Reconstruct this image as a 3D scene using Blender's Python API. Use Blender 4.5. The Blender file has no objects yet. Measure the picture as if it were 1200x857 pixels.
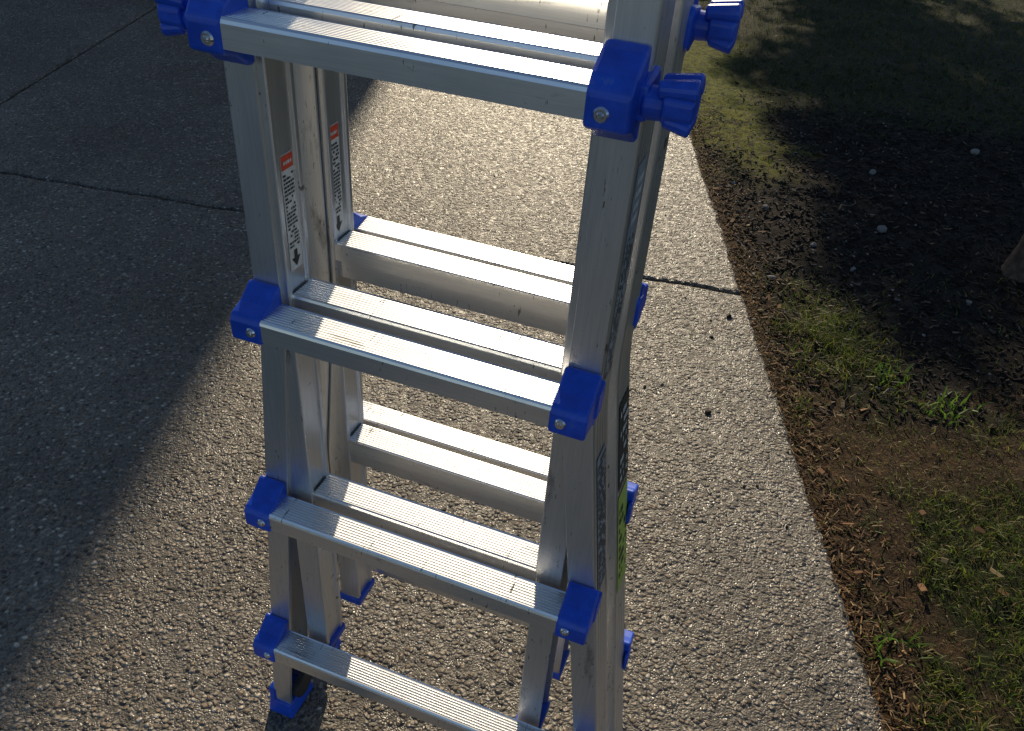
import bpy, bmesh, math, random
import numpy as np
from mathutils import Vector, Matrix, noise
random.seed(3); rng=np.random.default_rng(5)
scn=bpy.context.scene
SUN_AZ=math.radians(-17.5); SUN_EL=math.radians(25)

# ------------------------------------------------------------------ helpers
def link(ob,parent=None):
    scn.collection.objects.link(ob)
    if parent: ob.parent=parent
    return ob
def empty(name):
    e=bpy.data.objects.new(name,None); e.empty_display_size=.1; return link(e)
def mesh_obj(name,verts,faces,mat=None,parent=None,smooth=False):
    me=bpy.data.meshes.new(name); me.from_pydata([tuple(v) for v in verts],[],[tuple(f) for f in faces]); me.update()
    if mat: me.materials.append(mat)
    if smooth: me.polygons.foreach_set('use_smooth',[True]*len(me.polygons))
    return link(bpy.data.objects.new(name,me),parent)
def bm_obj(name,bm,mat=None,parent=None,smooth=False):
    bmesh.ops.recalc_face_normals(bm,faces=bm.faces)
    me=bpy.data.meshes.new(name); bm.to_mesh(me); bm.free()
    if mat: me.materials.append(mat)
    if smooth: me.polygons.foreach_set('use_smooth',[True]*len(me.polygons))
    return link(bpy.data.objects.new(name,me),parent)
def bevel(ob,w,seg=2):
    m=ob.modifiers.new('b','BEVEL'); m.width=w; m.segments=seg; m.limit_method='ANGLE'; m.angle_limit=math.radians(30); return ob
def box(bm,a,b):
    r=bmesh.ops.create_cube(bm,size=1)
    for v in r['verts']:
        v.co=Vector([(a[i]+b[i])/2+v.co[i]*(b[i]-a[i]) for i in range(3)])
    return r['verts']
class N:
    def __init__(s,name):
        s.m=bpy.data.materials.new(name); s.m.use_nodes=True; s.t=s.m.node_tree; s.n=s.t.nodes; s.l=s.t.links
        s.b=s.n['Principled BSDF']
    def new(s,typ,ins=None,**kw):
        nd=s.n.new(typ)
        for k,v in kw.items(): setattr(nd,k,v)
        if ins:
            for k,v in ins.items():
                if isinstance(v,bpy.types.NodeSocket): s.l.new(v,nd.inputs[k])
                else: nd.inputs[k].default_value=v
        return nd
    def ramp(s,fac,stops,interp='LINEAR'):
        r=s.n.new('ShaderNodeValToRGB'); r.color_ramp.interpolation=interp
        el=r.color_ramp.elements
        while len(el)<len(stops): el.new(.5)
        for e,(p,c) in zip(el,stops):
            e.position=p; e.color=(*c,1) if isinstance(c,(tuple,list)) else (c,c,c,1)
        s.l.new(fac,r.inputs[0]); return r.outputs[0]
    def mix(s,fac,a,b,bt='MIX'):
        m=s.n.new('ShaderNodeMix'); m.data_type='RGBA'; m.blend_type=bt
        for sock,v in ((m.inputs[0],fac),(m.inputs[6],a),(m.inputs[7],b)):
            if isinstance(v,bpy.types.NodeSocket): s.l.new(v,sock)
            elif isinstance(v,(int,float)): sock.default_value=v if sock==m.inputs[0] else (v,v,v,1)
            else: sock.default_value=(*v,1)
        return m.outputs[2]
    def math(s,op,a,b=0.,c=0.):
        m=s.n.new('ShaderNodeMath'); m.operation=op
        for i,v in enumerate((a,b,c)):
            if isinstance(v,bpy.types.NodeSocket): s.l.new(v,m.inputs[i])
            else: m.inputs[i].default_value=v
        return m.outputs[0]
    def set(s,**kw):
        for k,v in kw.items():
            k=k.replace('_',' ')
            if isinstance(v,bpy.types.NodeSocket): s.l.new(v,s.b.inputs[k])
            else: s.b.inputs[k].default_value=(*v,1) if isinstance(v,tuple) and len(v)==3 else v
    def bump(s,h,strength=.5,dist=.01,normal=None):
        b=s.new('ShaderNodeBump',{'Strength':strength,'Distance':dist,'Height':h})
        if normal: s.l.new(normal,b.inputs['Normal'])
        return b.outputs[0]
def coord(m): return m.new('ShaderNodeTexCoord').outputs['Object']
def simple(name,col,rough=.5,metal=0.,var=.15,scale=30):
    m=N(name); c=coord(m); n=m.new('ShaderNodeTexNoise',{'Vector':c,'Scale':scale,'Detail':3.}).outputs[0]
    lo=tuple(v*(1-var) for v in col); hi=tuple(min(1,v*(1+var)) for v in col)
    m.set(Base_Color=m.ramp(n,[(.3,lo),(.7,hi)]),Roughness=rough,Metallic=metal)
    return m.m

# ------------------------------------------------------------------ materials
def concrete():
    m=N('exposed_aggregate'); c=coord(m)
    big=m.new('ShaderNodeTexNoise',{'Vector':c,'Scale':1.9,'Detail':4.,'Roughness':.6}).outputs[0]
    mn=m.new('ShaderNodeTexNoise',{'Vector':c,'Scale':24.,'Detail':3.})
    med=mn.outputs[0]
    off=m.new('ShaderNodeVectorMath',{0:mn.outputs['Color'],'Scale':.02},operation='SCALE')
    w=m.new('ShaderNodeVectorMath',{0:c,1:off.outputs[0]},operation='ADD').outputs[0]
    v1=m.new('ShaderNodeTexVoronoi',{'Vector':w,'Scale':98.,'Randomness':1.})
    v2=m.new('ShaderNodeTexVoronoi',{'Vector':w,'Scale':250.})
    sep=m.new('ShaderNodeSeparateColor',{'Color':v1.outputs['Color']})
    stone=m.ramp(sep.outputs[0],[(0,(.045,.035,.027)),(.2,(.20,.145,.095)),(.45,(.26,.22,.17)),(.65,(.14,.105,.072)),(.8,(.35,.30,.235)),(.92,(.56,.50,.41))],'CONSTANT')
    sep2=m.new('ShaderNodeSeparateColor',{'Color':v2.outputs['Color']})
    fine=m.ramp(sep2.outputs[1],[(0,(.055,.045,.034)),(.5,(.13,.11,.083)),(1,(.21,.18,.138))])
    ex=m.math('ADD',m.math('MULTIPLY',sep.outputs[1],.8),m.math('MULTIPLY',med,.45))
    show=m.ramp(ex,[(.40,0.),(.52,1.)])
    dome=m.ramp(v1.outputs['Distance'],[(.30,1.),(.60,0.)])
    mask=m.math('MULTIPLY',show,dome)
    col=m.mix(mask,fine,stone)
    col=m.mix(m.ramp(big,[(.35,0.),(.68,.85)]),col,m.mix(1.,col,(.55,.52,.48),'MULTIPLY'))
    m.set(Base_Color=col)
    h1=m.math('MULTIPLY',mask,m.math('SUBTRACT',1.,m.math('MULTIPLY',v1.outputs['Distance'],.9)))
    h2=m.math('MULTIPLY',m.math('SUBTRACT',1.,v2.outputs['Distance']),.35)
    h=m.math('ADD',h1,h2)
    h=m.math('ADD',h,m.math('MULTIPLY',med,.8))
    m.set(Normal=m.bump(h,1.,.0046),Roughness=m.ramp(sep.outputs[2],[(0,.30),(1,.75)]))
    m.b.inputs['Specular IOR Level'].default_value=.5
    return m.m
def alu(name,base,rough,vertical,metal):
    m=N(name); c=coord(m)
    mp=m.new('ShaderNodeMapping',{'Vector':c,'Scale':(90,90,2.5) if vertical else (2.5,90,90)}).outputs[0]
    br=m.new('ShaderNodeTexNoise',{'Vector':mp,'Scale':6.,'Detail':3.}).outputs[0]
    mp2=m.new('ShaderNodeMapping',{'Vector':c,'Scale':(1,1,.25) if vertical else (.25,1,1)}).outputs[0]
    gr=m.new('ShaderNodeTexNoise',{'Vector':mp2,'Scale':42.,'Detail':7.,'Roughness':.7}).outputs[0]
    wv=m.new('ShaderNodeTexNoise',{'Vector':m.new('ShaderNodeMapping',{'Vector':c,'Rotation':(.5,.7,.3),'Scale':(300,14,60)}).outputs[0],'Scale':1.,'Detail':3.}).outputs[0]
    col=m.ramp(br,[(.3,(base*.92,base*.93,base*.94)),(.7,(base*1.05,base*1.05,base*1.05))])
    col=m.mix(m.ramp(gr,[(.60,0.),(.70,.6)]),col,(.15,.145,.14))
    scr=m.math('MULTIPLY',m.ramp(wv,[(.66,0.),(.69,1.)]),m.ramp(gr,[(.48,0.),(.56,.9)]))
    col=m.mix(scr,col,(.12,.115,.11))
    ro=m.math('ADD',m.math('MULTIPLY',gr,.22),rough-.1)
    m.set(Base_Color=col,Metallic=metal,Roughness=ro)
    return m.m
def plastic():
    m=N('blue_plastic'); c=coord(m)
    n=m.new('ShaderNodeTexNoise',{'Vector':c,'Scale':35.,'Detail':6.,'Roughness':.7}).outputs[0]
    col=m.ramp(n,[(.35,(.008,.055,.42)),(.62,(.012,.085,.60)),(.72,(.06,.14,.52))])
    m.set(Base_Color=col,Roughness=m.ramp(n,[(.3,.28),(.7,.45)]))
    return m.m
MAT_C=concrete(); ALU=alu('brushed_aluminium',.70,.33,True,.85); ALUR=alu('rung_aluminium',.86,.33,False,.92); BLUE=plastic()
STEEL=simple('rivet_steel',(.75,.75,.74),.25,1.,.05); BLACK=simple('black_rubber',(.02,.02,.022),.6)
WHITE=simple('label_white',(.62,.61,.58),.45,0,.12,120); INK=simple('label_ink',(.025,.025,.025),.5)
RED=simple('label_red',(.65,.07,.03),.45); YEL=simple('label_yellow_green',(.42,.50,.08),.5)
GREYL=simple('label_grey',(.30,.31,.33),.45,.2,.2,90)

# ------------------------------------------------------------------ setting frame: s along drive edge, d to the right of it
B0=np.array([.737,.328]); E=np.array([-.307,.952]); E/=np.linalg.norm(E); NN=np.array([E[1],-E[0]])
def W2(s,d): return B0+s*E+d*NN
def nz(x,y,sc,o=0.): return noise.noise(Vector((x*sc,y*sc,o)))
def edge_wob(s): return .006*noise.noise(Vector((s*9,1.3,0)))+.005*noise.noise(Vector((s*40,4.3,0)))+.008*noise.noise(Vector((s*2.2,7,0)))

# terrain
def zone(s,d):
    a=noise.noise(Vector((s*1.6,d*1.6,3)))*.35+noise.noise(Vector((s*5,d*5,8)))*.22
    ss=s+a
    grass=max(0,min(1,(1.05-ss)/.25)) 
    patch=noise.noise(Vector((s*4.2,d*4.2,31)))+.6*noise.noise(Vector((s*11,d*11,37)))
    grass*=max(0,min(1,(patch+.32)/.35))
    tuft=math.exp(-((s-1.26)/.24)**2-((d-.23)/.14)**2)
    far=max(0,min(1,(ss-3.3+ .25*d)/.5))
    moss=max(0,min(1,(ss-2.4)/.4))*max(0,min(1,(.50+a*.6-d)/.2))*max(0,min(1,(5.2-ss)/.6))
    litter=max(0,min(1,(.09+a*.22-d)/.07))
    brown=max(litter*(1 if s<2.6 else .3), math.exp(-((s-.76)/.13)**2)*.9*(1 if d<.5 else .6), (.8 if s<1.1 else 0)*max(0,min(1,(-patch-.02)/.3)))
    g=max(grass*(1-brown*.8),tuft*(1-litter*.6),far*.9)
    return g,moss,brown,max(grass,far)
dc=np.array([-400,-150,-50,-20,-10,-5,-3.05,-2.95,-1.5,-.5,-.1,-.02]+list(np.arange(0,2.2,.02))+list(np.arange(2.2,4.5,.1))+[5,7,10,20,50,150,400.])
sc=np.array([-400,-150,-50,-20,-8,-4,-2,-1.2]+list(np.arange(-.8,3.4,.02))+list(np.arange(3.4,8,.07))+[9,12,20,50,150,400.])
def gz(s,d):
    if s<-.8 or s>8 or d<=0 or d>4.5: return -.022
    p=W2(s,d);k=min(1,d/.12); z=-.022+k*(.012+.012*nz(p[0],p[1],3)+.010*nz(p[0],p[1],11,2)+.008*nz(p[0],p[1],37,5)+.005*nz(p[0],p[1],90,6))
    return z+.05*max(0,min(1,(d-.5)/1.5))*(1 if s>1.2 else max(0,(s)/1.2))
V=[];ZC=[]
for s in sc:
    for d in dc:
        p=W2(s,d); V.append((p[0],p[1],gz(s,d))); g,mo,br,_=zone(s,max(d,0)); ZC.append((g,mo,br,1))
nd=len(dc); F=[(i*nd+j,i*nd+j+1,(i+1)*nd+j+1,(i+1)*nd+j) for i in range(len(sc)-1) for j in range(nd-1)]
def ground_mat():
    m=N('soil_and_turf'); c=coord(m)
    at=m.new('ShaderNodeAttribute',attribute_name='zone')
    sp=m.new('ShaderNodeSeparateColor',{'Color':at.outputs['Color']})
    n1=m.new('ShaderNodeTexNoise',{'Vector':c,'Scale':35.,'Detail':6.,'Roughness':.7}).outputs[0]
    n2=m.new('ShaderNodeTexNoise',{'Vector':c,'Scale':160.,'Detail':4.,'Roughness':.7}).outputs[0]
    soil=m.ramp(n2,[(.3,(.008,.006,.005)),(.55,(.024,.018,.013)),(.75,(.08,.065,.05))])
    turf=m.ramp(n1,[(.3,(.012,.016,.005)),(.6,(.03,.036,.010)),(.75,(.08,.065,.03))])
    moss=m.ramp(n2,[(.3,(.05,.07,.006)),(.7,(.24,.24,.02))])
    br=m.ramp(n2,[(.3,(.035,.02,.010)),(.55,(.11,.065,.03)),(.75,(.26,.17,.09))])
    col=m.mix(sp.outputs[0],soil,turf)
    col=m.mix(m.math('MULTIPLY',sp.outputs[2],m.ramp(n1,[(.35,.3),(.55,1.)])),col,br)
    col=m.mix(m.math('MULTIPLY',sp.outputs[1],m.ramp(n1,[(.4,.1),(.55,1.)])),col,moss)
    h=m.math('ADD',n1,m.math('MULTIPLY',n2,.6))
    m.set(Base_Color=col,Roughness=.9,Normal=m.bump(h,1.,.02)); m.b.inputs['Specular IOR Level'].default_value=.15
    return m.m
gr=mesh_obj('ground',V,F,ground_mat(),smooth=True)
ca=gr.data.color_attributes.new('zone','FLOAT_COLOR','POINT'); ca.data.foreach_set('color',np.array(ZC,dtype=np.float32).ravel())

# driveway slabs
bm=bmesh.new()
def sj(k,d): return 1.49-.163*d+4.5*k
def slab(k,d0,d1):
    g=.0065; pts=[]
    L=lambda a,b,n:[a+(b-a)*i/n for i in range(n)]
    lo=lambda d:sj(k,d)+g+.010*noise.noise(Vector((d*9,k*3.+.2,0)))+.006*noise.noise(Vector((d*50,k*3.+.2,5)))
    hi=lambda d:sj(k+1,d)-g+.010*noise.noise(Vector((d*9,(k+1)*3.+.2,0)))+.006*noise.noise(Vector((d*60,k*3.+.2,9)))
    for d in L(d0,d1,220): pts.append((lo(d),d))
    for t in L(0,1,400):
        s=lo(d1)+(hi(d1)-lo(d1))*t; pts.append((s,d1+(edge_wob(s)if d1==0 else .005*noise.noise(Vector((s*15,9,0))))))
    for d in L(d1,d0,220): pts.append((hi(d),d))
    for t in L(1,0,250):
        s=lo(d0)+(hi(d0)-lo(d0))*t; pts.append((s,d0+.005*noise.noise(Vector((s*15,5,0)))))
    cs=sum(p[0] for p in pts)/len(pts); cd=(d0+d1)/2
    def ring(ins,z):
        o=[]
        for s,d in pts:
            ds=-ins*max(-1,min(1,(s-cs)/2.1*1.0)); 
            dd=-ins*max(-1,min(1,(d-cd)/1.45))
            p=W2(s+ds,d+dd); o.append(bm.verts.new((p[0],p[1],z)))
        return o
    r0=ring(.010,0.);r1=ring(.003,-.003);r2=ring(0,-.010);r3=ring(0,-.10)
    bm.faces.new(r0)
    for a,b in ((r0,r1),(r1,r2),(r2,r3)):
        for i in range(len(a)): bm.faces.new((a[i],a[(i+1)%len(a)],b[(i+1)%len(a)],b[i]))
for k in (-3,-2,-1,0,1,2,3):
    for d0,d1 in ((-2.990,0),(-5.99,-3.008),(-8.99,-6.008)): slab(k,d0,d1)
bmesh.ops.triangulate(bm,faces=[f for f in bm.faces if len(f.verts)>4])
bm_obj('driveway',bm,MAT_C)

# ------------------------------------------------------------------ blades / chips / stones
def attr_mat(name,rough=.6,trans=0.):
    m=N(name); at=m.new('ShaderNodeAttribute',attribute_name='tint'); m.set(Base_Color=at.outputs['Color'],Roughness=rough)
    m.b.inputs['Specular IOR Level'].default_value=.25
    if trans:
        t=m.new('ShaderNodeBsdfTranslucent',{'Color':at.outputs['Color']}); mx=m.new('ShaderNodeMixShader',{0:trans,1:m.b.outputs[0],2:t.outputs[0]})
        m.l.new(mx.outputs[0],m.n['Material Output'].inputs[0])
    return m.m
def tint(ob,cols):
    ca=ob.data.color_attributes.new('tint','FLOAT_COLOR','POINT'); ca.data.foreach_set('color',np.array(cols,dtype=np.float32).ravel())
def blades(name,items,parent=None):
    V=[];F=[];C=[]
    for x,y,z,h,w,col,lean in items:
        a=random.uniform(0,6.283); b=random.uniform(0,6.283)
        lx,ly=math.cos(b)*lean*h,math.sin(b)*lean*h; wx,wy=math.cos(a)*w/2,math.sin(a)*w/2; i=len(V)
        for t,ww in ((0,1),(.45,.85),(.8,.5)):
            px,py=x+lx*t*t,y+ly*t*t; pz=z+h*t*(1-.35*lean*t*t)
            V+= [(px-wx*ww,py-wy*ww,pz),(px+wx*ww,py+wy*ww,pz)]
        V.append((x+lx,y+ly,z+h*(1-.45*lean)))
        F+=[(i,i+1,i+3,i+2),(i+2,i+3,i+5,i+4),(i+4,i+5,i+6)]
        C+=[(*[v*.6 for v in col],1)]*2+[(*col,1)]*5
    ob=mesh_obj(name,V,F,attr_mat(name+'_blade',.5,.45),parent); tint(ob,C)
GREENS=[(.12,.18,.022),(.17,.22,.03),(.07,.12,.02),(.24,.25,.045)]; DRY=[(.30,.22,.09),(.18,.12,.055),(.36,.29,.15),(.10,.06,.03)]
items=[]
n=0
while n<27000:
    s=random.uniform(-.5,1.75); d=random.uniform(-.01,1.15)**1
    g,mo,br,_=zone(s,max(d,0))
    cl=.5+1.0*nz(s,d,14,4)
    if random.random()>g*(.15+1.1*max(0,cl))+br*.3+.02: continue
    n+=1
    p=W2(s,d); dry=random.random()<(.28+.55*br)
    tuft=math.exp(-((s-1.26)/.24)**2-((d-.23)/.14)**2)
    h=random.uniform(.012,.036)*(1+1.1*tuft)*(.6 if br>.5 else 1)
    col=random.choice(DRY if dry else GREENS); k=random.uniform(.45,1.25)
    items.append((p[0],p[1],gz(s,d)-.003,h*(.8 if dry else 1),random.uniform(.0014,.003),tuple(v*k for v in col),random.uniform(.3,1.4) if not dry else random.uniform(.9,2.)))
for cs_,cd_,nb in ((.95,.42,30),(1.10,.36,34),(.20,.08,26),(1.0,.50,22),(.45,.62,30)):   # broad-leaved weeds
    for i in range(nb):
        s=cs_+random.gauss(0,.03); d=cd_+random.gauss(0,.03); p=W2(s,d); k=random.uniform(.7,1.2)
        items.append((p[0],p[1],gz(s,max(d,0))-.002,random.uniform(.025,.055),random.uniform(.004,.008),(.12*k,.22*k,.03*k),random.uniform(.3,1.3)))
n=0
while n<20000:
    s=random.uniform(2.9,8); d=random.uniform(0,3.4)
    g,mo,br,_=zone(s,d)
    if random.random()>max(g*.9,mo*.5): continue
    n+=1; p=W2(s,d); k=random.uniform(.5,1.2)*.5; 
    if mo>.5: h=random.uniform(.006,.014); col=(.34,.38,.04)
    else: h=random.uniform(.02,.045); col=random.choice(GREENS)
    items.append((p[0],p[1],gz(s,d)-.003,h,random.uniform(.002,.0045),tuple(v*k for v in col),random.uniform(.2,1.2)))
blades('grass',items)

def chips(name,items,mat):
    V=[];F=[];C=[]
    for x,y,z,l,w,t,col in items:
        a=random.uniform(0,6.283); M=Matrix.Rotation(a,3,'Z')@Matrix.Rotation(random.gauss(0,.35),3,'X')@Matrix.Rotation(random.gauss(0,.3),3,'Y')
        i=len(V)
        for dz in (-1,1):
            for dx,dy in ((-1,-1),(1,-1),(1,1),(-1,1)):
                q=M@Vector((dx*l/2*random.uniform(.6,1.1),dy*w/2*random.uniform(.5,1.1),dz*t/2)); V.append((x+q.x,y+q.y,z+q.z)); C.append((*col,1))
        F+=[(i,i+3,i+2,i+1),(i+4,i+5,i+6,i+7),(i,i+1,i+5,i+4),(i+1,i+2,i+6,i+5),(i+2,i+3,i+7,i+6),(i+3,i,i+4,i+7)]
    ob=mesh_obj(name,V,F,mat); tint(ob,C)
it=[]
while len(it)<13000:
    s=random.uniform(.9,4.4); d=random.uniform(.04,2.6)
    g,mo,br,_=zone(s,d)
    if random.random()<max(g,mo): continue
    p=W2(s,d); k=random.uniform(.4,1.5); col=random.choice([(.022,.016,.012),(.035,.024,.017),(.015,.012,.011),(.05,.035,.025)])
    if random.random()<.05: col=(.14,.10,.07)
    it.append((p[0],p[1],gz(s,d)+.003,random.uniform(.008,.034),random.uniform(.003,.009),random.uniform(.002,.005),tuple(v*k*.8 for v in col)))
chips('mulch',it,attr_mat('bark_mulch',.85))
it=[]
while len(it)<4500:
    s=random.uniform(-.4,3.2); d=abs(random.gauss(0,.08))-.008
    p=W2(s,d); col=random.choice([(.24,.13,.055),(.14,.07,.03),(.32,.22,.11),(.07,.04,.02)]); k=random.uniform(.5,1.2)
    z=gz(s,max(d,0))+.004 if d>0 else .002
    it.append((p[0],p[1],z,random.uniform(.006,.03),random.uniform(.0012,.004),.0012,tuple(v*k for v in col)))
for i in range(40):
    s=random.uniform(-.1,2.6); d=.03+abs(random.gauss(.1,.25)); p=W2(s,d); col=random.choice([(.20,.10,.045),(.14,.07,.03),(.22,.16,.08)])
    it.append((p[0],p[1],gz(s,d)+.012,random.uniform(.015,.035),random.uniform(.008,.016),.0012,col))
chips('dead_leaf_litter',it,attr_mat('leaf_litter',.8))

def stones(name,items,mat):
    bm=bmesh.new(); C=[]
    for x,y,z,r,col in items:
        M=Matrix.Translation((x,y,z))@Matrix.Rotation(random.uniform(0,6.28),4,'Z')@Matrix.Diagonal((r*random.uniform(.8,1.3),r*random.uniform(.6,1),r*random.uniform(.4,.8),1))
        q=bmesh.ops.create_icosphere(bm,subdivisions=2 if r>.008 else 1,radius=1,matrix=M)
        o=random.uniform(0,50)
        for v in q['verts']:
            c=Vector((x,y,z)); v.co=c+(v.co-c)*(1+.5*noise.noise((v.co-c)/r*1.2+Vector((o,0,0)))); C.append((*col,1))
    ob=bm_obj(name,bm,mat,smooth=False); tint(ob,C)
it=[]
for s,d,r in ((2.15,.20,.014),(2.05,.62,.020),(1.9,.33,.012),(1.62,.12,.014),(2.6,.75,.022),(1.72,.42,.010),(2.4,.12,.012),(1.55,.75,.013),(2.9,1.3,.03)):
    p=W2(s,d); k=random.uniform(.12,.22); it.append((p[0],p[1],gz(s,d)+r*.25,r,(k,k*.95,k*.9)))
for i in range(600):
    s=random.uniform(1.0,3.6); d=abs(random.gauss(0,.4))+.01; p=W2(s,d); k=random.uniform(.05,.26); r=random.uniform(.002,.007)
    it.append((p[0],p[1],gz(s,d)+r*.3,r,(k,k*.93,k*.85)))
stones('garden_gravel',it,attr_mat('gravel_stone',.8))
it=[]
for i in range(130):
    s=random.uniform(-.3,4); d=-abs(random.gauss(0,.5))-.01; p=W2(s,d); k=random.uniform(.02,.1); r=random.uniform(.0015,.005)
    it.append((p[0],p[1],r*.3,r,(k,k*.8,k*.6)))
for s,d,r in ((.86,-.20,.010),(1.34,-.07,.009),(1.22,-.14,.007),(.95,-.36,.006),(.6,-.12,.006)):
    p=W2(s,d); it.append((p[0],p[1],r*.3,r,(.02,.014,.01)))
stones('driveway_debris',it,attr_mat('debris',.8))

# fallen twigs lying on the bank
bm=bmesh.new()
for s,d,l,a in ((3.15,.20,.22,2.4),(2.9,.35,.16,.4),(2.2,.5,.12,1.2),(3.6,.6,.25,2.9),(1.0,.3,.10,.9)):
    p=W2(s,d); pr=None; z=gz(s,d)+.012
    for i in range(7):
        q=(p[0]+math.cos(a+.25*math.sin(i))*l*i/6,p[1]+math.sin(a+.25*math.sin(i))*l*i/6,z+.006*math.sin(i*1.3)); r=.003*(1-.1*i)
        ring=[bm.verts.new((q[0]+r*math.cos(t)*math.sin(a),q[1]-r*math.cos(t)*math.cos(a),q[2]+r*math.sin(t))) for t in (0,1.57,3.14,4.71)]
        if pr:
            for k in range(4): bm.faces.new((pr[k],pr[(k+1)%4],ring[(k+1)%4],ring[k]))
        pr=ring
bm_obj('fallen_twigs',bm,simple('twig_bark',(.16,.12,.08),.85,0,.4,60))

# ------------------------------------------------------------------ ladder
def flare(z,sx=-1):
    zb=.82; k=.138 if sx>0 else .098
    if z>zb+.03: return 0
    if z>zb-.03: t=(zb+.03-z); return k*t*t/.12
    return k*(zb-z)
def rail(name,prof,sx,yo,zs,xoff,mat,parent):
    V=[];F=[];n=len(prof)
    for z in zs:
        o=xoff(z)
        for x,y in prof: V.append((sx*(x+o),yo(y),z))
    for k in range(len(zs)-1):
        for i in range(n):
            j=(i+1)%n; F.append((k*n+i,k*n+j,(k+1)*n+j,(k+1)*n+i))
    F.append(tuple(range(n))); F.append(tuple((len(zs)-1)*n+i for i in range(n)))
    bm=bmesh.new(); vs=[bm.verts.new(v) for v in V]
    for f in F: bm.faces.new([vs[i] for i in f])
    bmesh.ops.triangulate(bm,faces=[f for f in bm.faces if len(f.verts)>4])
    return bevel(bm_obj(name,bm,mat,parent),.0008,1)
Zr=[.244+.3024*k for k in range(4)]
def outer_prof(D):
    t=.0026; xo=.196; xi=.162
    p=[(xi,0),(xo-.002,0),(xo,.002)]
    for a in (.012,.022,.032,.042):
        a=a*D/.055; p+=[(xo,a-.0015),(xo-.0012,a-.0008),(xo-.0012,a+.0008),(xo,a+.0015)]
    p+=[(xo,D-.002),(xo-.002,D),(xi,D),(xi,D-t),(xo-t-.001,D-t),(xo-t-.001,t),(xi+.004,t),(xi+.004,t+.003),(xi,t+.003)]
    return p
def inner_prof(D0,D1):
    t=.0025; xo=.187; xi=.154
    return [(xo,D0),(xi+.001,D0),(xi,D0+.001),(xi,D0+.007),(xi+.003,D0+.009),(xi+.003,D1-.009),(xi,D1-.007),(xi,D1-.001),(xi+.001,D1),(xo,D1),(xo,D1-t),(xi+t+.003,D1-t),(xi+t+.003,D0+t),(xo,D0+t)]
def rung_outer(D=.040,H=.026):
    p=[(0,-H*.5),(0,H*.5-.005),(.0012,H*.5-.002)]
    y=.003
    while y<D-.004:
        p+=[(y,H*.5),(y+.0016,H*.5),(y+.0021,H*.5-.0012),(y+.0035,H*.5-.0012)]; y+=.004
    p+=[(D,H*.5),(D,-H*.5)]; return p
def rung_inner(D=.040,H=.038):
    p=[(.006,-H*.7),(.006,-.004),(0,-.002),(0,H*.5-.004),(.001,H*.5-.001)]
    y=.003
    while y<D-.004:
        p+=[(y,H*.5),(y+.0016,H*.5),(y+.0021,H*.5-.0012),(y+.0035,H*.5-.0012)]; y+=.004
    p+=[(D,H*.5),(D,-.002),(D-.006,-.004),(D-.006,-H*.7)]; return p
def rung(name,prof,wl,wr,yo,z,parent,mat):
    V=[];n=len(prof)
    for x in (-wl,wr):
        for y,dz in prof: V.append((x,yo(y),z+dz))
    bm=bmesh.new(); vs=[bm.verts.new(v) for v in V]
    for i in range(n):
        j=(i+1)%n; bm.faces.new((vs[i],vs[j],vs[n+j],vs[n+i]))
    bm.faces.new(vs[:n]); bm.faces.new(vs[n:]); bmesh.ops.triangulate(bm,faces=[f for f in bm.faces if len(f.verts)>4])
    bm_obj(name,bm,mat,parent)
def prism(bm,prof,x0,x1,yo,z):
    a=[bm.verts.new((x0,yo(y),z+dz)) for y,dz in prof]; b=[bm.verts.new((x1,yo(y),z+dz)) for y,dz in prof]
    n=len(prof)
    for i in range(n): bm.faces.new((a[i],a[(i+1)%n],b[(i+1)%n],b[i]))
    bm.faces.new(a); bm.faces.new(b)
def cyl(bm,p,axis,r0,r1,h,seg=20):
    q=Vector(axis).normalized(); rot=Vector((0,0,1)).rotation_difference(q).to_matrix().to_4x4()
    bmesh.ops.create_cone(bm,cap_ends=True,segments=seg,radius1=r0,radius2=r1,depth=h,matrix=Matrix.Translation(Vector(p)+q*h/2)@rot)
LAD=empty('telescoping_ladder')
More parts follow.
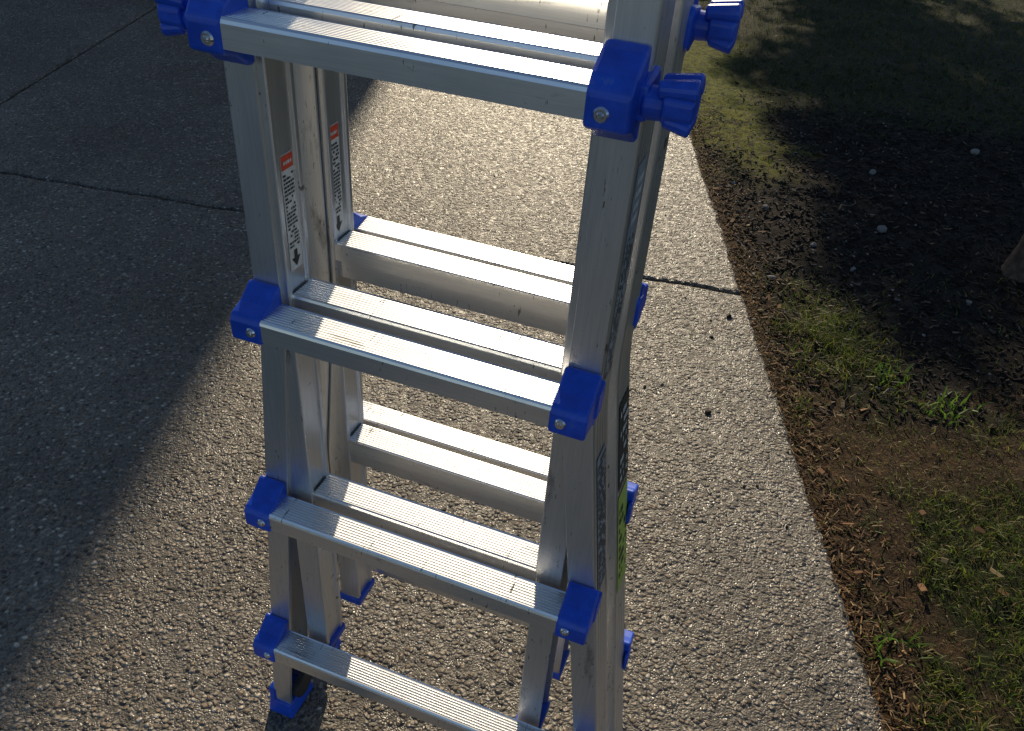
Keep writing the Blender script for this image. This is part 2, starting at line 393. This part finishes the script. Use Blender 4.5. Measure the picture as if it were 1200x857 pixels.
def section(tag,yo,dz):
    sy=yo(1)-yo(0)
    for side,sx in (('left',-1),('right',1)):
        zs=[.03,.3,.6,.785,.80,.815,.83,.845,1.0,1.26]
        rail(f'{tag}_outer_rail_{side}',outer_prof(.055),sx,yo,zs,lambda z:flare(z,sx),ALU,LAD)
        rail(f'{tag}_inner_rail_{side}',inner_prof(.0045,.0505),sx,yo,[.238,.6,1.0,1.42],lambda z:0,ALU,LAD)
        bm=bmesh.new(); v=[(sx*.151,yo(.002),.226),(sx*.19,yo(.053),.240)]
        box(bm,[min(v[0][i],v[1][i]) for i in range(3)],[max(v[0][i],v[1][i]) for i in range(3)])
        bevel(bm_obj(f'{tag}_inner_end_cap_{side}',bm,BLUE,LAD),.002)
        o=flare(.03,sx); bm=bmesh.new()
        a=sorted((sx*(.160+o),sx*(.200+o))); b=sorted((yo(-.003),yo(.058)))
        vs=box(bm,(a[0],b[0],0.0),(a[1],b[1],.034))
        for v in vs:
            if v.co.z<.01: v.co.x+=.004*(1 if v.co.x>(a[0]+a[1])/2 else -1); v.co.y+=.004*(1 if v.co.y>(b[0]+b[1])/2 else -1)
        prism(bm,[(-.003,.03),(-.003,.062),(.01,.066),(.03,.03)],sx*(.188+o),sx*(.2005+o),yo,0)
        bevel(bm_obj(f'{tag}_foot_{side}',bm,BLUE,LAD),.003)
        bm=bmesh.new(); cyl(bm,(sx*(.150+o),yo(.03),.055),(sx,0,0),.022,.022,.012,28)
        bevel(bm_obj(f'{tag}_wheel_{side}',bm,BLACK,LAD),.002)
        for k,z in enumerate(Zr):
            o=flare(z,sx); z+=dz
            if k<3:
                bm=bmesh.new()
                prism(bm,[(-.045,-.017),(-.045,.007),(-.041,.014),(-.024,.020),(-.006,.034),(.0,.034),(.0,-.026),(-.008,-.026),(-.016,-.019)],sx*(.160+o),sx*(.1975+o),yo,z)
                bevel(bm_obj(f'{tag}_bracket_{side}_{k+1}',bm,BLUE,LAD),.0035,3)
                bm=bmesh.new(); prism(bm,[(-.012,.016),(.008,.022),(.012,.016),(.012,-.010),(.008,-.016),(-.012,-.014)],sx*(.194+o),sx*(.1995+o),yo,z)
                bevel(bm_obj(f'{tag}_bracket_cheek_{side}_{k+1}',bm,BLUE,LAD),.002,2)
                rv=bmesh.new(); cyl(rv,(sx*(.172+o),yo(-.0445),z-.003),(0,-sy,0),.0062,.0045,.0025); cyl(rv,(sx*(.172+o),yo(-.0468),z-.003),(0,-sy,0),.0028,.002,.0018)
                bm_obj(f'{tag}_rivet_{side}_{k+1}',rv,STEEL,LAD)
            else:
                bm=bmesh.new()
                prism(bm,[(-.045,-.018),(-.045,.010),(-.036,.022),(-.014,.034),(.0,.038),(.0,-.036),(-.010,-.036),(-.026,-.024)],sx*.158,sx*.194,yo,z)
                bevel(bm_obj(f'{tag}_lock_housing_{side}',bm,BLUE,LAD),.004,3)
                bm=bmesh.new(); prism(bm,[(-.022,.014),(.014,.020),(.020,.012),(.020,-.014),(.01,-.020),(-.022,-.014)],sx*.191,sx*.2005,yo,z)
                bevel(bm_obj(f'{tag}_lock_plate_{side}',bm,BLUE,LAD),.003,3)
                rv=bmesh.new(); cyl(rv,(sx*.172,yo(-.0445),z-.006),(0,-sy,0),.0068,.005,.0025); cyl(rv,(sx*.172,yo(-.047),z-.006),(0,-sy,0),.003,.002,.0018)
                bm_obj(f'{tag}_lock_rivet_{side}',rv,STEEL,LAD)
                # pull knob: shaft with a lobed finger grip at its end
                kb=bmesh.new(); yk=yo(-.012); zk=z+.003
                cyl(kb,(sx*.196,yk,zk-.004),(sx,0,0),.0135,.0115,.024,24)
                prism(kb,[(-.012,-.014),(-.016,-.006),(-.016,.005),(-.010,.012),(.010,.012),(.016,.005),(.016,-.006),(.012,-.014)],sx*.212,sx*.236,lambda y:yk+y,zk-.001)
                for q in (-.0088,.0088):
                    cyl(kb,(sx*.207,yk+q,zk+.010),(sx,0,.10),.0065,.0085,.030,16)
                    cyl(kb,(sx*.214,yk+q,zk-.012),(sx,0,-.15),.0055,.0075,.022,16)
                bevel(bm_obj(f'{tag}_lock_knob_{side}',kb,BLUE,LAD),.0028,3)
    for k,z in enumerate(Zr):
        rung(f'{tag}_outer_rung_{k+1}',rung_outer(),.161+flare(z,-1),.161+flare(z,1),lambda y:yo(y-.043),z+dz,LAD,ALUR)
        if k>0: rung(f'{tag}_inner_rung_{k+1}',rung_inner(),.1545,.1545,lambda y:yo(y+.010),z+dz,LAD,ALUR)
section('front',lambda y:-.055+y,0.)
section('back',lambda y:.096-y,.018)
for side,sx in (('left',-1),('right',1)):
    bm=bmesh.new(); cyl(bm,(sx*.150,.02,1.44),(sx,0,0),.05,.05,.045,40); bevel(bm_obj(f'hinge_{side}',bm,BLUE,LAD),.004)
    bm=bmesh.new(); box(bm,(min(sx*.158,sx*.184),-.05,1.38),(max(sx*.158,sx*.184),.09,1.43)); bevel(bm_obj(f'hinge_plate_{side}',bm,STEEL,LAD),.004)
def sheet(name,x,y0,y1,z0,z1,mat,off=None):
    bm=bmesh.new()
    v=[bm.verts.new((x+((off(z)) if off else 0),y,z)) for y,z in ((y0,z0),(y1,z0),(y1,z1),(y0,z1))]
    bm.faces.new(v); return bm_obj(name,bm,mat,LAD)
def textrows(name,x,y0,y1,z0,z1,rows,mat,off=None,dens=.8):
    bm=bmesh.new(); h=(z1-z0)/rows
    for r in range(rows):
        z=z0+h*(r+.5); y=y0
        while y<y1:
            w=random.uniform(.0015,.005)
            if random.random()<dens:
                q=[(y,z-h*.28),(min(y+w,y1),z-h*.28),(min(y+w,y1),z+h*.28),(y,z+h*.28)]
                bm.faces.new([bm.verts.new((x+(off(b) if off else 0),a,b)) for a,b in q])
            y+=w+.0009
    return bm_obj(name,bm,mat,LAD)
for tag,y0,y1,zt in (('front',-.039,-.017,1.022),('back',.048,.072,1.022)):
    xs=-.1568
    sheet(tag+'_danger_label',xs+.0004,y0,y1,zt-.130,zt,WHITE)
    sheet(tag+'_danger_header',xs+.0008,y0+.001,y1-.001,zt-.016,zt-.001,RED)
    textrows(tag+'_danger_word',xs+.0012,y0+.004,y1-.004,zt-.012,zt-.006,1,WHITE)
    textrows(tag+'_danger_text',xs+.0008,y0+.002,y1-.002,zt-.104,zt-.020,20,INK)
    bm=bmesh.new(); ym=(y0+y1)/2; z=zt-.107
    bm.faces.new([bm.verts.new((xs+.0008,a,b)) for a,b in ((ym-.003,z),(ym+.003,z),(ym+.003,z-.009),(ym+.008,z-.009),(ym,z-.020),(ym-.008,z-.009),(ym-.003,z-.009))])
    bm_obj(tag+'_danger_arrow',bm,INK,LAD)
X=.1964
sheet('spec_label',X,-.046,-.012,.86,1.09,GREYL); textrows('spec_text',X+.0004,-.044,-.014,.865,1.02,34,INK,None,.6)
textrows('spec_pictogram',X+.0004,-.040,-.018,1.03,1.08,4,WHITE,None,.9)
of=lambda z:flare(z,1)
sheet('instruction_label',X+.0004,-.046,-.012,.56,.765,GREYL,of); textrows('instruction_text',X+.001,-.044,-.014,.565,.76,30,INK,of,.75)
sheet('capacity_label',X+.0004,.045,.09,.46,.63,YEL,of); textrows('capacity_text',X+.001,.05,.085,.48,.61,8,INK,of,.5)
sheet('warning_label',X+.0004,.045,.09,.64,.77,INK,of); textrows('warning_text',X+.001,.05,.085,.65,.76,8,WHITE,of,.5)

# ------------------------------------------------------------------ trees
BARK=simple('bark',(.075,.05,.035),.9,0,.5,45)
def limb(bm,pts,seg=10):
    rings=[]
    for i,(p,r) in enumerate(pts):
        p=Vector(p); nx=Vector(pts[min(i+1,len(pts)-1)][0])-Vector(pts[max(i-1,0)][0]); q=Vector((0,0,1)).rotation_difference(nx.normalized())
        rings.append([bm.verts.new(p+q@Vector((math.cos(a)*r*(1+.12*noise.noise(Vector((a*2,i*.7,p.x)))),math.sin(a)*r,0))) for a in [6.2832*k/seg for k in range(seg)]])
    for a,b in zip(rings,rings[1:]):
        for k in range(seg): bm.faces.new((a[k],a[(k+1)%seg],b[(k+1)%seg],b[k]))
    bm.faces.new(rings[-1])
def tree(name,base,h0,hc,R,RV,tr,nl,leaf,seed):
    random.seed(seed); T=empty(name); bm=bmesh.new(); b=Vector(base); tips=[]
    limb(bm,[(b+Vector((0,0,-.1)),tr*1.5),(b+Vector((.01,0,.1)),tr*1.1),(b+Vector((.03,.02,h0*.5)),tr*.95),(b+Vector((0,.03,h0)),tr*.8),(b+Vector((.02,0,hc)),tr*.5),(b+Vector((0,0,hc+RV*.8)),tr*.12)],14)
    for i in range(13):
        a=i*2.4+random.uniform(-.3,.3); z0=h0+(hc+RV*.4-h0)*i/13; rr=R*random.uniform(.6,.95)
        s=b+Vector((0,.02,z0)); e=s+Vector((math.cos(a)*rr,math.sin(a)*rr,RV*random.uniform(.1,.6)))
        m=(s+e)/2+Vector((0,0,-.05*R)); limb(bm,[(s,tr*.38),(m,tr*.22),(e,tr*.05)],7); tips+=[m,e,(m+e)/2]
    bm_obj('trunk_and_limbs',bm,BARK,T,True)
    V=[];F=[];C=[]; cl=[]
    for i in range(70):
        u=Vector((random.gauss(0,1),random.gauss(0,1),random.gauss(0,1))).normalized()*random.uniform(.35,1)
        cl.append(b+Vector((u.x*R,u.y*R,hc+u.z*RV)))
    cl+=tips
    for i in range(nl):
        c=random.choice(cl); p=c+Vector((random.gauss(0,1),random.gauss(0,1),random.gauss(0,.7)))*R*.13
        q=Matrix.Rotation(random.uniform(0,6.28),3,'Z')@Matrix.Rotation(random.uniform(-1.2,1.2),3,'X'); l=leaf*random.uniform(.6,1.2); i0=len(V)
        for x,y in ((-.5,0),(0,-.3),(.6,0),(0,.3)): V.append(p+q@Vector((x*l,y*l,0)))
        F.append((i0,i0+1,i0+2,i0+3)); k=random.uniform(.5,1.3); C+=[(.05*k,.085*k,.02*k,1)]*4
    ob=mesh_obj('crown',V,F,attr_mat(name+'_leaf',.5,.3),T); tint(ob,C)
tree('ornamental_tree',(1.165,2.33,.0),1.5,2.6,.9,.9,.055,5000,.06,4)
tree('shade_tree',(-1.25,11.8,0),1.6,3.6,1.3,1.6,.12,15000,.12,8)

# ------------------------------------------------------------------ unseen house, added so that its corner throws the big shadow
def brick():
    m=N('brick'); c=coord(m)
    b=m.new('ShaderNodeTexBrick',{'Vector':m.new('ShaderNodeMapping',{'Vector':c,'Rotation':(math.pi/2,0,0)}).outputs[0],'Color1':(.30,.11,.07,1),'Color2':(.22,.08,.055,1),'Mortar':(.4,.38,.34,1),'Scale':4.,'Mortar Size':.015})
    m.set(Base_Color=b.outputs[0],Roughness=.9); return m.m
H=empty('shadow_caster_house'); BR=brick(); ROOF=simple('shingles',(.07,.065,.06),.9,0,.3,20); GL=simple('window_glass',(.03,.04,.05),.08); TR=simple('white_trim',(.75,.74,.7),.5)
hx,hy=-6.05,9.3; w,dp,he=10.,7.6,9.2
bm=bmesh.new(); box(bm,(hx-w,hy,-.05),(hx,hy+dp,he))
bm_obj('caster_walls',bm,BR,H)
bm=bmesh.new(); v=[bm.verts.new(p) for p in ((hx-w-.3,hy-.3,he+.003),(hx+.05,hy-.3,he+.003),(hx+.05,hy+dp+.1,he+.003),(hx-w-.3,hy+dp+.1,he+.003),(hx-w-.3,hy+dp/2,he+2.6),(hx+.05,hy+dp/2,he+2.6))]
for f in ((0,1,5,4),(2,3,4,5),(1,2,5),(3,0,4),(0,3,2,1)): bm.faces.new([v[i] for i in f])
bm_obj('caster_roof',bm,ROOF,H)
for i,x in enumerate((-8.6,-6.2,-3.9,-1.5)):
    for j,z in enumerate((1.0,4.0,6.9)):
        if j==0 and i==1:
            bm=bmesh.new(); box(bm,(hx+x-.5,hy-.04,.1),(hx+x+.5,hy+.02,2.25)); bm_obj('door',bm,simple('door_paint',(.2,.03,.03),.4),H); continue
        bm=bmesh.new(); box(bm,(hx+x-.6,hy-.05,z),(hx+x+.6,hy+.02,z+1.5)); bm_obj(f'window_frame_{i}_{j}',bm,TR,H)
        bm=bmesh.new()
        for a in (0,1):
            for b in (0,1): box(bm,(hx+x-.53+a*.55,hy-.057,z+.07+b*.7),(hx+x-.02+a*.55,hy-.03,z+.73+b*.7))
        bm_obj(f'window_panes_{i}_{j}',bm,GL,H)

# ------------------------------------------------------------------ light, sky, camera
wd=bpy.data.worlds.new('World'); scn.world=wd; wd.use_nodes=True; nt=wd.node_tree
sky=nt.nodes.new('ShaderNodeTexSky'); sky.sky_type='NISHITA'; sky.sun_disc=False; sky.sun_elevation=SUN_EL; sky.sun_rotation=SUN_AZ
sky.dust_density=.3; sky.ozone_density=2.5
bg=nt.nodes['Background']; nt.links.new(sky.outputs[0],bg.inputs[0]); bg.inputs[1].default_value=.10
sd=bpy.data.lights.new('sun','SUN'); sd.energy=5.; sd.angle=math.radians(.5); sd.color=(1,.84,.60)
so=link(bpy.data.objects.new('sun',sd))
dirv=Vector((math.sin(SUN_AZ)*math.cos(SUN_EL),math.cos(SUN_AZ)*math.cos(SUN_EL),math.sin(SUN_EL)))
so.rotation_euler=dirv.to_track_quat('Z','Y').to_euler(); so.location=dirv*30
cam=bpy.data.cameras.new('camera'); co=link(bpy.data.objects.new('camera',cam))
yaw,pitch,roll=-.31433,.63705,.08243
f=Vector((math.sin(yaw)*math.cos(pitch),math.cos(yaw)*math.cos(pitch),-math.sin(pitch))); r=Vector((math.cos(yaw),-math.sin(yaw),0)); u=r.cross(f)
r2=math.cos(roll)*r+math.sin(roll)*u; u2=-math.sin(roll)*r+math.cos(roll)*u
M=Matrix((r2,u2,-f)).transposed().to_4x4(); M.translation=Vector((.31103,-.689,1.35668)); co.matrix_world=M
cam.sensor_width=36; cam.lens=973.085/1200*36; cam.clip_start=.02; cam.clip_end=2000
scn.camera=co
scn.view_settings.view_transform='Standard'; scn.view_settings.look='None'; scn.view_settings.exposure=0
